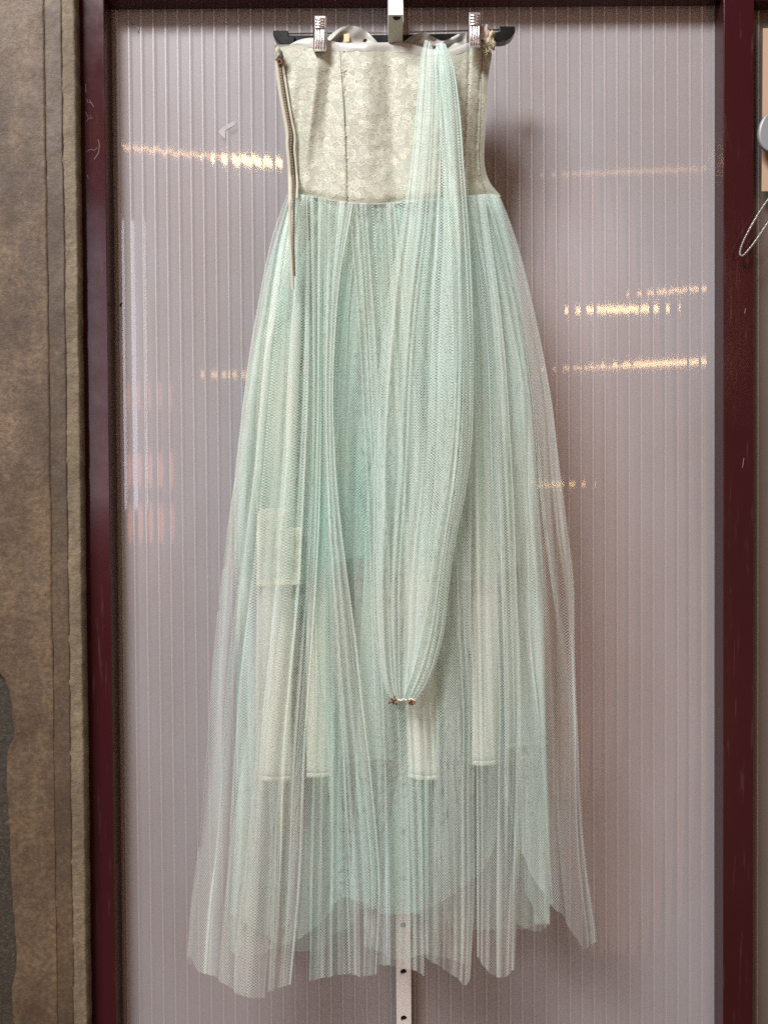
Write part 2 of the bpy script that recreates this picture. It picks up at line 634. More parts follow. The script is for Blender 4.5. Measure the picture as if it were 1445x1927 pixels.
# half covered hole just under the front edge
hv = []
nrm = Vector((0, YB - YA, zbk - za)).normalized()
for i in range(13):
    a = math.pi * i / 12
    hv.append(Vector((xa + .0015 + .0056 * math.cos(a), YA, za)) + nrm * (.002 + .0066 * math.sin(a)) + Vector((0, nrm.z, -nrm.y)) * .0006)
MB().add(hv, [tuple(range(13))]).build('notch', M_HOLE, arm)
MB().prism([P(730.8, -30, YA - .0008), P(730.8, 28.2, YA - .0008), P(758.2, 28.2, YA - .0008), P(758.2, -30, YA - .0008)], (0, .0004, 0)).build('end_cap', M_WHITE, arm)  # front face keeps the undarkened enamel

# ------------------------------------------------------------------ trouser hanger
HY = 0.022
hg = empty('trouser_hanger', P(742, 85, HY), 'black plastic trouser hanger with a steel rod and two chrome clips', 'hanger')
bar_t = [(530, 71), (545, 66), (600, 66), (742, 65), (880, 62), (935, 60), (955, 62)]
bar_b = [(530, 83), (545, 85), (600, 84), (742, 82), (880, 79), (935, 78), (955, 74)]
b = MB()
b.prism([P(x, y, HY) for x, y in bar_t] + [P(x, y, HY) for x, y in reversed(bar_b)], (0, .012, 0))
b.build('bar', M_BLACK, hg, bevel=.0012)
for ends in ([(514, 58), (516, 57), (541, 57), (543, 59), (543, 68), (556, 69), (553, 82), (540, 86), (530, 83), (520, 76), (514, 66)],
             [(969, 50), (967, 49), (941, 49), (939, 51), (939, 59), (926, 62), (928, 76), (940, 78), (952, 76), (962, 70), (969, 60)]):
    MB().prism([P(x, y, HY - .006) for x, y in ends], (0, .02, 0)).build('end_cap', M_BLACK, hg, bevel=.002)
MB().tube([P(541, 63.5, HY - .001), P(742, 61, HY - .001), P(941, 56, HY - .001)], .0012, 10).build('rod', M_STEEL, hg, smooth=True)
MB().tube([P(742, 74, HY + .006), P(742, 45, HY + .006)], .0018, 8).build('hook_stem', M_STEEL, hg, smooth=True)


def clip(cx, y0, y1):
    yf = -.046
    x0, x1 = cx - 12, cx + 12
    # folded sheet metal lever: flat with rounded sides
    c = MB()
    prof = [(-12, .010), (-12, .002), (-11, .0006), (-9.5, 0), (9.5, 0), (11, .0006), (12, .002), (12, .010)]
    n = len(prof)
    rows = [y0, y0 + 1.2, y1 - 1.2, y1]
    vs, fs = [], []
    for j, py in enumerate(rows):
        for dx, dy in prof:
            vs.append(P(cx + dx * (.93 if j in (0, 3) else 1) - .01 * (py - y0), py, yf + dy + (.0012 if j in (0, 3) else 0)))
    for j in range(3):
        for i in range(n - 1):
            k = j * n + i
            fs.append((k, k + n, k + n + 1, k + 1))
    fs += [tuple(range(n)), tuple(range(4 * n - 1, 3 * n - 1, -1))]
    c.add(vs, fs)
    o = c.build('clip', M_CHROME, hg, smooth=False, bevel=.0003)
    for k in range(4):
        py = y0 + 7 + k * 5.4
        MB().tube([P(cx - 7.5, py, yf + .0002), P(cx - 6.5, py, yf - .0009), P(cx + 6.5, py, yf - .0009), P(cx + 7.5, py, yf + .0002)], .0015, 8).build('grip_ridge', M_CHROME, o, smooth=True)
    for k in range(4):
        px = cx - 7.2 + k * 4.8
        MB().tube([P(px, y0 + 27, yf + .0004), P(px, y0 + 29, yf - .0005), P(px - .3, y1 - 8, yf - .0005), P(px - .3, y1 - 5, yf + .0004)], .0013, 8).build('flute', M_CHROME, o, smooth=True)
    # rear jaw and the loop round the rod
    MB().prism([P(cx - 10, y0 + 8, HY + .010), P(cx + 10, y0 + 8, HY + .010), P(cx + 10, y1 - 4, HY + .010), P(cx - 10, y1 - 4, HY + .010)], (0, .0015, 0)).build('rear_jaw', M_CHROME, hg)
    MB().prism([P(cx - 11.5, y0 + 22, yf + .008), P(cx + 11.5, y0 + 22, yf + .008), P(cx + 11.5, y0 + 38, yf + .008), P(cx - 11.5, y0 + 38, yf + .008)], (0, HY - yf, 0)).build('spring_housing', M_STEEL, hg)


clip(602.5, 29, 97)
clip(893.5, 22.5, 89.5)

# ------------------------------------------------------------------ gown
gown = empty('gown', P(740, 1870, 0), 'vintage strapless mint tulle gown with cream lace bodice clipped to the hanger', 'dress')

WAIST = [(538, 366), (555, 366), (600, 373), (640, 380), (690, 385), (740, 383), (800, 378), (870, 371), (920, 367), (945, 369)]
LACE_TOP = [(516, 90), (540, 87), (560, 84), (590, 89), (620, 94), (660, 95), (700, 94), (750, 96), (775, 100), (800, 104), (850, 103), (880, 94), (900, 86), (915, 74), (930, 64)]
BL = yx([(517, 60), (517, 95), (519, 120), (525, 170), (534, 230), (541, 290), (545, 330), (543, 372), (540, 400)])
BR = yx([(929, 50), (928, 70), (924, 110), (918, 150), (914, 230), (911, 300), (916, 330), (926, 350), (942, 369), (950, 390)])


def bodice_y(px, py):
    l, r = lerp_tab(BL, py), lerp_tab(BR, py)
    u = min(1, max(0, (px - l) / (r - l)))
    c = abs(2 * u - 1)
    y = -.006 - .032 * (1 - c ** 3.2)
    t = (py - 90) / 290
    def g(x0, w): return math.exp(-((px - x0) / w) ** 2)
    # drag folds from the left clip and along the boning
    y -= .0135 * g(600 - 40 * t, 13) * math.sin(min(1, max(0, t)) * math.pi) ** .6
    y += .0125 * g(575 - 18 * t, 12) * min(1, max(0, t * 2))
    y += .0100 * g(627 - 22 * t, 12) * max(0, 1 - t)
    y -= .0080 * g(690, 22) * (0.5 + .5 * math.sin(t * 4))
    y += .0060 * g(735 + 10 * t, 16)
    y += .0030 * g(648 + 7 * t, 2.2) + .0030 * g(884 - 12 * t, 2.2) + .003 * g(lerp_tab(BR, py) - 14, 2.0)
    y += .0016 * ns2(px * .03, py * .016, 2) + .0008 * ns2(px * .09, py * .05, 4)
    y += .004 * math.exp(-((py - lerp_tab(WAIST, px)) / 9) ** 2)
    return y


def mat_lace_ground():
    t = NT('lace_ground')
    uv = t.n('ShaderNodeUVMap').outputs[0]
    sep = t.n('ShaderNodeSeparateXYZ')
    t.put(sep.inputs[0], uv)
    un = t.math('DIVIDE', sep.outputs[0], .0024)
    vn = t.math('DIVIDE', sep.outputs[1], .0028)
    a = t.math('ABSOLUTE', t.math('SUBTRACT', t.math('FRACT', t.math('ADD', un, vn)), .5))
    b2 = t.math('ABSOLUTE', t.math('SUBTRACT', t.math('FRACT', t.math('SUBTRACT', un, vn)), .5))
    m = t.math('MULTIPLY', t.math('MINIMUM', a, b2), 2.)
    hole = t.math('GREATER_THAN', m, .36)
    p = t.obj()
    f = t.ramp(t.noise(p, 16, 5), [(.35, (0, 0, 0)), (.7, (1, 1, 1))])
    lin = t.mixc(f, (0.28, 0.285, 0.225), (0.33, 0.355, 0.29))
    thr = t.mixc(f, (0.45, 0.445, 0.355), (0.48, 0.505, 0.415))
    c = t.mixc(hole, thr, lin)
    return t.done(t.bsdf(c, .75, 0, t.bump(m, .5, .0004), .25, sheen=.15))


M_LACE = mat_lace_ground()
M_PETAL = mat_plain('lace_petal', (0.42, 0.425, 0.345), .7, var=.12, scale=60, bump=.2, sheen=.1)
M_CORD = mat_plain('lace_cord', (0.64, 0.62, 0.50), .6, var=.1)
M_SATIN = mat_plain('satin', (0.43, 0.42, 0.385), .40, var=.08, scale=25, spec=.5, sheen=.2)

NX, NY = 150, 100
vs, fs, uvs = [], [], []
for j in range(NY + 1):
    for i in range(NX + 1):
        u, v = i / NX, j / NY
        # rows follow the top edge and the waist seam
        x = 517 + (929 - 517) * u
        for _ in range(3):
            yt, yw = lerp_tab(LACE_TOP, x), lerp_tab(WAIST, x)
            y = yt + (yw - yt) * v
            l, r = lerp_tab(BL, y), lerp_tab(BR, y)
            x = l + (r - l) * u
        vs.append(P(x, y, bodice_y(x, y)))
        uvs.append(((x - 517) * S, (400 - y) * S))
for j in range(NY):
    for i in range(NX):
        k = j * (NX + 1) + i
        fs.append((k, k + NX + 1, k + NX + 2, k + 1))
bod = mesh('bodice', vs, fs, M_LACE, gown, uvs=uvs)
# back of the bodice
vs, fs, uvs = [], [], []
for j in range(31):
    for i in range(41):
        u, v = i / 40, j / 30
        y = 84 + (370 - 84) * v
        l, r = lerp_tab(BL, y), lerp_tab(BR, y)
        x = l + (r - l) * u
        c = abs(2 * u - 1)
        vs.append(P(x, y, -.006 + .045 * (1 - c ** 3)))
        uvs.append((x * S, y * S))
for j in range(30):
    for i in range(40):
        k = j * 41 + i
        fs.append((k, k + 1, k + 42, k + 41))
mesh('back_bodice', vs, fs, M_LACE, gown, uvs=uvs)


def on_bodice(px, py, lift):
    return P(px, py, bodice_y(px, py) - lift)


def inside_bodice(px, py, m=3):
    return (lerp_tab(LACE_TOP, px) + m < py < lerp_tab(WAIST, px) - m) and (lerp_tab(BL, py) + 15 + m < px < lerp_tab(BR, py) - m)


# lace motifs: petals with a raised cord round each
rnd = random.Random(11)
pet, cord = MB(), MB()


def petal(cx, cy, rx, ry, ang, fill=True):
    N = 14
    pts = []
    ca, sa = math.cos(ang), math.sin(ang)
    ph = rnd.uniform(0, 6)
    for i in range(N):
        a = 2 * math.pi * i / N
        w = 1 + .08 * math.sin(3 * a + ph)
        x, y = rx * w * math.cos(a), ry * w * math.sin(a)
        pts.append((cx + x * ca - y * sa, cy + x * sa + y * ca))
    if not all(inside_bodice(x, y, 1) for x, y in pts):
        return
    lift = .00018 + rnd.uniform(0, .00003)
    if fill:
        pet.add([on_bodice(cx, cy, lift)] + [on_bodice(x, y, lift) for x, y in pts], [(0, i + 1, (i + 1) % N + 1) for i in range(N)])
    wd_ = rnd.uniform(.28, .5)
    o1 = [on_bodice(cx + (x - cx) * (1 + wd_ / rx), cy + (y - cy) * (1 + wd_ / ry), lift + .00015) for x, y in pts]
    o2 = [on_bodice(cx + (x - cx) * (1 - wd_ / rx), cy + (y - cy) * (1 - wd_ / ry), lift + .00015) for x, y in pts]
    cord.add(o1 + o2, [(i, (i + 1) % N, N + (i + 1) % N, N + i) for i in range(N)])


def sprig(x, y, ang, n):
    pts = []
    for i in range(n):
        pts.append((x, y))
        x += 3.5 * math.cos(ang); y += 3.5 * math.sin(ang)
        ang += rnd.uniform(-.5, .5)
    if not all(inside_bodice(a, b_, 1) for a, b_ in pts):
        return
    for w in (0,):
        a = [on_bodice(px - .3, py - .25, .0006) for px, py in pts]
        c = [on_bodice(px + .3, py + .25, .0006) for px, py in pts]
        k = len(pts)
        cord.add(a + c, [(i, i + 1, k + i + 1, k + i) for i in range(k - 1)])


cent = []
tries = 0
while tries < 6000 and len(cent) < 150:
    tries += 1
    x, y = rnd.uniform(535, 925), rnd.uniform(92, 382)
    if not inside_bodice(x, y, 5): continue
    if any((x - a) ** 2 + (y - b_) ** 2 < 25 ** 2 for a, b_ in cent): continue
    cent.append((x, y))
    n = rnd.choice((3, 4, 5, 5, 6))
    a0 = rnd.uniform(0, 6.28)
    rr = rnd.uniform(9, 13)
    petal(x, y, rnd.uniform(4, 7), rnd.uniform(4, 6), 0, rnd.random() < .3)
    for k in range(n):
        a = a0 + 2 * math.pi * k / n * rnd.uniform(.9, 1.1)
        petal(x + rr * math.cos(a), y + rr * math.sin(a), rnd.uniform(6.5, 12), rnd.uniform(5.5, 8.5), a + rnd.uniform(-.6, .6), rnd.random() < .45)
    for k in range(3):
        a = rnd.uniform(0, 6.28)
        sprig(x + 8 * math.cos(a), y + 8 * math.sin(a), a, rnd.randint(4, 8))
for k in range(420):
    x, y = rnd.uniform(530, 928), rnd.uniform(88, 384)
    if inside_bodice(x, y, 3):
        petal(x, y, rnd.uniform(3, 6), rnd.uniform(3, 5), rnd.uniform(0, 3), rnd.random() < .3)
tag(pet.build('lace_petals', M_PETAL, bod, smooth=True), kind='stuff')
tag(cord.build('lace_cords', M_CORD, bod, smooth=True), kind='stuff')


def ribbon(name, path, w, yfun, mat, lift, parent, w1=None, thick=True):
    """flat band along a pixel path, following a surface"""
    n = 60
    tab = []
    L = 0
    acc = [0]
    for a, b_ in zip(path, path[1:]):
        L += math.hypot(b_[0] - a[0], b_[1] - a[1]); acc.append(L)
    tx = [(acc[i], p[0]) for i, p in enumerate(path)]
    ty = [(acc[i], p[1]) for i, p in enumerate(path)]
    vs, fs = [], []
    for i in range(n + 1):
        s0 = L * i / n
        x, y = lerp_tab(tx, s0), lerp_tab(ty, s0)
        x2, y2 = lerp_tab(tx, min(L, s0 + 1)), lerp_tab(ty, min(L, s0 + 1))
        x1, y1 = lerp_tab(tx, max(0, s0 - 1)), lerp_tab(ty, max(0, s0 - 1))
        d = math.hypot(x2 - x1, y2 - y1) or 1
        nx_, ny_ = -(y2 - y1) / d, (x2 - x1) / d
        ww = w if w1 is None else w + (w1 - w) * i / n
        for k, q in enumerate((-.5, -.3, 0, .3, .5)):
            qx, qy = x + nx_ * ww * q, y + ny_ * ww * q
            vs.append(P(qx, qy, yfun(qx, qy) - lift * (1 if abs(q) < .4 else .2)))
    for i in range(n):
        for k in range(4):
            a = i * 5 + k
            fs.append((a, a + 1, a + 6, a + 5))
    return mesh(name, vs, fs, mat, parent)


M_SEAM = mat_plain('seam_thread', (0.26, 0.25, 0.195), .8)
for path in ([(640, 97), (643, 150), (648, 220), (652, 300), (654, 378)], [(908, 92), (905, 160), (903, 230), (901, 300), (907, 340), (914, 366)],
             [(822, 110), (826, 200), (829, 300), (830, 372)]):
    ribbon('seam', path, 1.1, bodice_y, M_SEAM, .0016, gown)

# satin band along the neckline, and the satin facing of the back
BAND_T = [(545, 84), (560, 76), (580, 71.5), (600, 72), (620, 76), (640, 80), (700, 80), (750, 80), (775, 83), (800, 90), (825, 95), (850, 92), (870, 84), (890, 77), (908, 70)]
vs, fs = [], []
for i in range(91):
    x = 545 + (908 - 545) * i / 90
    t0, t1 = lerp_tab(BAND_T, x), lerp_tab(LACE_TOP, x) + 1.5
    for k in range(6):
        y = t0 + (t1 - t0) * k / 5
        yy = bodice_y(x, max(96, y)) - .0010 * math.sin(math.pi * (k + .3) / 5.6) + .0012 * ns2(x * .05, y * .1, 7)
        vs.append(P(x, y, yy + (.002 if k == 0 else 0)))
for i in range(90):
    for k in range(5):
        a = i * 6 + k
        fs.append((a, a + 1, a + 7, a + 6))
mesh('satin_band', vs, fs, M_SATIN, gown)


def facing(top, bot, y0, seed, rip=.006):
    vs, fs = [], []
    x0, x1 = top[0][0], top[-1][0]
    n = 60
    for i in range(n + 1):
        x = x0 + (x1 - x0) * i / n
        a, b_ = lerp_tab(top, x), lerp_tab(bot, x)
        for k in range(9):
            q = k / 8
            y = a + (b_ - a) * q
            vs.append(P(x, y, y0 + rip * ns2(x * .045 + q, q * 1.6, seed) + .004 * math.sin(q * 2.5)))
    for i in range(n):
        for k in range(8):
            c = i * 9 + k
            fs.append((c, c + 1, c + 10, c + 9))
    return mesh('back_facing', vs, fs, M_SATIN, gown)


fac = facing([(606, 78), (618, 69), (630, 59), (645, 50.5), (660, 48), (678, 52), (692, 61), (702, 71), (712, 81)], [(606, 92), (712, 92)], .012, 3, .016)
facing([(754, 82), (764, 75), (778, 66), (795, 61.5), (808, 65), (820, 72), (832, 77), (845, 73), (860, 65), (878, 61), (896, 63), (906, 70)], [(754, 96), (906, 96)], .010, 5, .016)
M_LABELT = mat_plain('label_tape', (0.62, 0.50, 0.30), .7)
MB().prism([P(647, 64, .004), P(657, 63, .004), P(657, 78, .004), P(647, 79, .004)], (0, .0006, 0)).build('label_tape', M_LABELT, gown)
# frayed lump at the top right corner
M_TAPE_ = mat_plain('bunched_lace', (0.40, 0.38, 0.29), .8, var=.3, scale=150, bump=.5)
M_GAP_SHADE = mat_plain('gap_shade', (0.07, 0.06, 0.045), .8)
lv = bmesh.new()
bmesh.ops.create_icosphere(lv, subdivisions=3, radius=1)


def lump(name, px, py, y, rx, ry, rz, mat, seed, rough):
    c = P(px, py, y)
    vs = []
    for v in lv.verts:
        k = 1 + rough * noise.noise(v.co * 1.8 + Vector((seed, 0, 0))) + rough * .5 * noise.noise(v.co * 5 + Vector((seed, 3, 0)))
        vs.append(c + Vector((v.co.x * rx * k, v.co.y * ry * k, v.co.z * rz * k)))
    return mesh(name, vs, [tuple(x.index for x in f.verts) for f in lv.faces], mat, gown)


lump('zip_top_fold', 523.5, 101, -.026, .0050, .006, .0100, M_TAPE_, 9, .5)
lump('zip_top_gap_shade', 529.5, 105, -.031, .0030, .003, .0065, M_GAP_SHADE, 12, .4)  # dark lump stands in for the shade of the open gap
M_FRAY = mat_plain('frayed_lace', (0.50, 0.42, 0.27), .8, var=.3, scale=150, bump=.6)
lump('satin_knot', 911, 63, -.022, .0085, .010, .0105, mat_plain('pink_satin', (0.60, 0.49, 0.45), .35), 2, .5)
lump('frayed_corner', 920, 77, -.020, .0095, .010, .013, M_FRAY, 6, .7)
fr_ = MB()
for k in range(30):
    x, y = rnd.uniform(910, 927), rnd.uniform(70, 100)
    a = rnd.uniform(0, 6.28)
    pts = [(x + 2.0 * q * math.cos(a + q * .5), y + 2.0 * q * math.sin(a + q * .5)) for q in range(4)]
    fr_.tube([P(px, py, -.031 - .001 * q) for q, (px, py) in enumerate(pts)], .00032, 4)
tag(fr_.build('frayed_threads', M_CORD, gown), kind='stuff')

# zip along the left side
ZP = [(526, 113), (529, 145), (536, 190), (542, 225), (548, 256), (547, 282), (550, 308), (552.5, 345), (553, 400), (552.5, 450), (554, 500), (555.5, 532)]


def zip_y(px, py):
    return min(bodice_y(px, min(py, 372)), -.012) - .004 - .055 * max(0, min(1, (py - 330) / 45))


M_ZIP = mat_plain('zip_tape', (0.085, 0.062, 0.038), .7, var=.2)
M_TOOTH = mat_plain('zip_teeth', (0.20, 0.155, 0.10), .4, .5)
M_TAPE = mat_plain('placket_cotton', (0.44, 0.42, 0.33), .8, var=.12, scale=90, bump=.3, sheen=.1)
ribbon('zip_tape', ZP[:-1] + [(555, 520)], 8.5, zip_y, M_ZIP, .001, gown, 3.0)
ribbon('placket', [(521, 100), (522, 130), (528, 175), (535, 215), (541, 250), (541, 275), (544, 305), (546, 345), (546, 400), (546.5, 450), (549, 500), (551, 545)], 8, zip_y, M_TAPE, .0035, gown, 6)
ribbon('placket', [(532, 118), (536, 145), (543, 190), (549, 225), (555, 256), (554.5, 282), (557, 308), (559.5, 345), (559, 372)], 5, zip_y, M_TAPE, .003, gown, 4)
tz = MB()
L = 0
acc = [0]
for a, b_ in zip(ZP, ZP[1:]):
    L += math.hypot(b_[0] - a[0], b_[1] - a[1]); acc.append(L)
tx = [(acc[i], p[0]) for i, p in enumerate(ZP)]
ty = [(acc[i], p[1]) for i, p in enumerate(ZP)]
s0 = 4
while s0 < L * .93:
    x, y = lerp_tab(tx, s0), lerp_tab(ty, s0)
    w = 2.6 * (1 - .55 * s0 / L)
    a, c = P(x - w, y - .75, zip_y(x, y) - .0014), P(x + w, y + .75, zip_y(x, y) - .0014)
    tz.box((a.x, a.y - .0008, c.z), (c.x, a.y + .0012, a.z))
    s0 += 3.0
tag(tz.build('zip_teeth', M_TOOTH, gown), kind='stuff')
M_RUST = mat_plain('rusty_metal', (0.20, 0.09, 0.035), .6, .5, var=.5, scale=400)
MB().tube([P(523, 114, -.03), P(526, 111, -.033), P(530, 114, -.033), P(530, 119, -.033), P(526, 121, -.033), P(523, 118, -.032)], .0011, 6).build('hook_eye', M_RUST, gown, smooth=True)

# ------------------------------------------------------------------ tulle
C_MINT, C_AGED = (0.78, 0.87, 0.83), (0.84, 0.855, 0.77)
M_TULLE = mat_tulle('mint_tulle', C_MINT, C_AGED, .098)
M_TULLE2 = mat_tulle('mint_tulle_inner', (0.65, 0.84, 0.765), (0.76, 0.83, 0.735), .098)
M_PETTI = mat_tulle('mint_petticoat_net', (0.48, 0.755, 0.665), (0.62, 0.77, 0.66), .185)
M_SASH = mat_tulle('mint_tulle_sash', (0.76, 0.90, 0.845), (0.84, 0.87, 0.79), .130)


def sheet(name, Lp, Rp, hem, y0, nf, seed, mat, k=(.10, .42), depth=.55, top=None, cols=None, rows=110, edge=.05, ygrow=0.0, bulge=0.0, fade=0.0,
          ragged=2.5, ymax=.030, pinch=None, plump=0.0):
    """a gathered length of net between two edges; hem is a list of (0..1 across, photo y)"""
    Lt, Rt = yx(Lp), yx(Rp)
    cols = cols or max(90, int(nf * 26))
    tp = top or (lambda x: lerp_tab(WAIST, x) - 2)
    rows_v = []
    e = edge
    fr_r = random.Random(seed)
    ws = [math.exp(fr_r.gauss(0, .7)) for _ in range(max(2, round(nf)))]
    tot = sum(ws)
    cu, cp, ck = [0.0], 0.0, []
    for q in ws:
        cu.append(cu[-1] + q / tot)
    ptab = [(cu[q], float(q)) for q in range(len(cu))]
    ktab = [(cu[q], fr_r.choice((.0, .02, .04, .06, .09, .13, .26, .42)) * (k[1] / .42)) for q in range(len(cu))]
    wtab = [(cu[q] + .5 * ws[q] / tot, ws[q] / tot * len(ws)) for q in range(len(ws))]
    nf = len(ws)
    for j in range(rows + 1):
        t = j / rows
        row = []
        for i in range(cols + 1):
            ue = -e + (1 + 2 * e) * i / cols
            uc = min(1, max(0, ue))
            kk = max(.0, lerp_tab(ktab, uc) * (1 + .9 * ns2(uc * nf * .4, 1.3, seed + 2)))
            uf = uc + kk / nf * max(.3, lerp_tab(wtab, uc)) * math.sin(2 * math.pi * (lerp_tab(ptab, uc) + .85 * ns2(uc * 4, 1.6, seed + 1) + .20 * ns2(uc * 11, 4, seed + 8)))
            uf = min(1, max(0, .8 * uf + .2 * uc))      # overlapping folds end on one soft hem line
            hy = lerp_tab(hem, uf) + ((ragged * ns(uf * 7 + 3, seed + 20) + ragged * .5 * ns(uf * 30, seed + 21)) if top is None else 0)
            xa, xb = lerp_tab(Lt, Lp[0][1]), lerp_tab(Rt, Rp[0][1])
            ty_ = tp(xa + (xb - xa) * uc)
            py = ty_ + (hy - ty_) * t
            l, r = lerp_tab(Lt, py), lerp_tab(Rt, py)
            w = r - l
            ph = 2 * math.pi * (lerp_tab(ptab, uc) + .85 * ns2(uc * 4, t * 1.6, seed + 1) + .20 * ns2(uc * 11, t * 4, seed + 8))
            kk = max(.0, lerp_tab(ktab, uc) * (1 + .9 * ns2(uc * nf * .4, t * 1.3, seed + 2)))
            lam = w / nf * max(.3, lerp_tab(wtab, uc))
            fade = min(1, uc * nf * 1.2, (1 - uc) * nf * 1.2)
            x = l + w * uc + kk * lam * math.sin(ph) * fade
            x += .16 * lam * ns2(uc * nf * 2.2, t * 1.5, seed + 3)
            am = min(ymax, depth * lam * S * (.45 + .55 * t))
            y = y0 + ygrow * t - am * math.cos(ph) * (.6 + .5 * kk)
            y += .35 * am * ns2(uc * nf * 2.5, t * 3, seed + 4)
            gt = math.exp(-t * 5.0)
            y += .004 * gt * ns2(uc * (xb - xa) * .16, t * 1.5, seed + 9)
            x += 2.2 * gt * ns2(uc * (xb - xa) * .16 + 4, t * 1.5, seed + 10)
            y -= (bulge * t + plump * math.sin(math.pi * t) ** .5) * (1 - (2 * uc - 1) ** 2)
            if ue < 0:
                x = l + (-ue) * w + .15 * lam * ns(t * 5, seed + 5)
                y += .006 + (-ue) * .05
            elif ue > 1:
                x = r - (ue - 1) * w - .15 * lam * ns(t * 5, seed + 6)
                y += .006 + (ue - 1) * .05
            x += 1.2 * ns(t * 7, seed + 7)
            row.append((P(x, py, y), py))
        rows_v.append(row)
    n = cols + 1
    jr = int(rows * .8)
    ref = [0]
    for i in range(cols):
        ref.append(ref[-1] + (rows_v[jr][i + 1][0] - rows_v[jr][i][0]).length)
    vs, fs, uvs, dens = [], [], [], []
    for j in range(rows + 1):
        for i in range(n):
            p, py = rows_v[j][i]
            vs.append(p)
            uvs.append((ref[i], -py * S))
            a, c = max(0, i - 2), min(cols, i + 2)
            ln = sum((rows_v[j][q + 1][0] - rows_v[j][q][0]).length for q in range(a, c))
            tt = max(0, (j / rows - .62) / .38)
            dens.append(min(1.7, max(.8, (ref[c] - ref[a]) / max(1e-6, ln))) * (1 - fade * tt * tt * (3 - 2 * tt)))
    for j in range(rows):
        for i in range(cols):
            q = j * n + i
            fs.append((q, q + n, q + n + 1, q + 1))
    return mesh(name, vs, fs, mat, gown, uvs=uvs, attr={'dens': dens})


LS = [(541, 366), (528, 400), (513, 445), (500, 500), (489, 560), (473, 650), (459, 760), (447, 880), (432, 990), (417, 1120), (401, 1290), (389, 1450), (375, 1600), (362, 1700), (354, 1800), (350, 1880)]
LI = [(545, 366), (535, 410), (520, 460), (505, 520), (484, 640), (464, 760), (449, 890), (446, 1000), (446, 1200), (444, 1450), (440, 1600), (430, 1740)]
RS = [(940, 367), (958, 410), (975, 460), (990, 515), (1004, 575), (1029, 690), (1043, 770), (1055, 880), (1068, 1000), (1080, 1100), (1085, 1220), (1090, 1350), (1096, 1500), (1106, 1640), (1121, 1765), (1122, 1800)]
RI = [(935, 367), (950, 420), (962, 480), (975, 560), (992, 680), (1003, 800), (1012, 950), (1020, 1100), (1026, 1300), (1032, 1500), (1035, 1750)]

# lining: cream taffeta lengths, and a slip back darkened to stand for recess shade
M_SLIP = mat_plain('slip_taffeta', (0.73, 0.735, 0.65), .55, var=.10, scale=9, bump=.08, sheen=.2)
M_SLIP_SHADE = mat_plain('shaded_slip_taffeta', (0.35, 0.41, 0.365), .6, var=.12, scale=9, bump=.08, sheen=.1)
lev = [378, 700, 1050, 1440]


def lining(name, SL, mat, y0=.010, nrow=60, thick=.0006):
    ncol = (len(SL) - 1) * 7
    tabs = [[(q, r[c]) for q, r in enumerate(SL)] for c in range(6)]
    vs, fs = [], []
    for j in range(nrow + 1):
        t = j / nrow
        for i in range(ncol + 1):
            s0 = i / 7
            xs_ = [lerp_tab(tabs[c], s0) for c in range(4)]
            dy, hy = lerp_tab(tabs[4], s0), lerp_tab(tabs[5], s0)
            yw = lerp_tab(WAIST, xs_[0])
            py = yw + (hy - yw) * t
            x = lerp_tab(list(zip(lev, xs_)), py) + 2.0 * ns2(s0 * .8 + SL[0][0], t * 4, 31)
            vs.append(P(x, py, y0 + dy * (.25 + .75 * t) + .004 * ns2(s0 + SL[0][0], t * 5, 32)))
    for j in range(nrow):
        for i in range(ncol):
            q = j * (ncol + 1) + i
            fs.append((q, q + ncol + 1, q + ncol + 2, q + 1))
    o = mesh(name, vs, fs, mat, gown)
    sm = o.modifiers.new('thickness', 'SOLIDIFY')
    sm.thickness = thick
    # stitched hem turned up along the lower edge
    vs, fs = [], []
    for i in range(ncol + 1):
        b0 = (nrow * (ncol + 1) + i)
        s0 = i / 7
        x0 = lerp_tab(tabs[3], s0) + 2.0 * ns2(s0 * .8 + SL[0][0], 4, 31)
        dy, hy = lerp_tab(tabs[4], s0), lerp_tab(tabs[5], s0)
        yy = y0 + dy + .004 * ns2(s0 + SL[0][0], 5, 32)
        for k, q in enumerate((7.5, 5, 2, -1.0)):
            vs.append(P(x0, hy - q + .6 * ns(s0 * 4, 4), yy - .0006 - (.0012 if k in (1, 2) else 0)))
    for i in range(ncol):
        for k in range(3):
            a = i * 4 + k
            fs.append((a, a + 1, a + 5, a + 4))
    h = mesh('hem', vs, fs, mat, gown)
    h.parent = o
    return o


lining('slip_panel', [(546, 486, 483, 481, .014, 1464), (556, 505, 498, 496, -.006, 1468), (566, 535, 522, 520, -.010, 1469), (574, 562, 550, 546, -.004, 1467), (576, 565, 553, 549, .012, 1462)], M_SLIP)
lining('slip_panel', [(588, 592, 578, 577, .012, 1460), (592, 596, 582, 580, -.004, 1462), (604, 606, 598, 602, -.010, 1462), (614, 614, 612, 624, -.004, 1460), (616, 616, 614, 627, .014, 1456)], M_SLIP)
lining('slip_panel', [(734, 740, 754, 767, .014, 1458), (738, 744, 758, 770, -.028, 1462), (752, 762, 777, 792, -.036, 1467), (768, 776, 800, 814, -.034, 1467), (778, 786, 812, 823, -.026, 1464), (780, 788, 814, 825, .014, 1460)], M_SLIP)
lining('slip_panel', [(850, 870, 885, 888, .012, 1437), (856, 875, 888, 891, .0, 1439), (874, 892, 910, 914, -.004, 1440), (890, 908, 928, 934, .002, 1437), (893, 911, 931, 938, .016, 1432)], M_SLIP)
lining('slip_panel', [(905, 925, 946, 952, .02, 1408), (918, 945, 975, 986, .016, 1404), (926, 962, 1004, 1026, .018, 1401), (932, 970, 1012, 1036, .03, 1398)], M_SLIP_SHADE, .022)  # shade-toned colour reused to keep this length faint
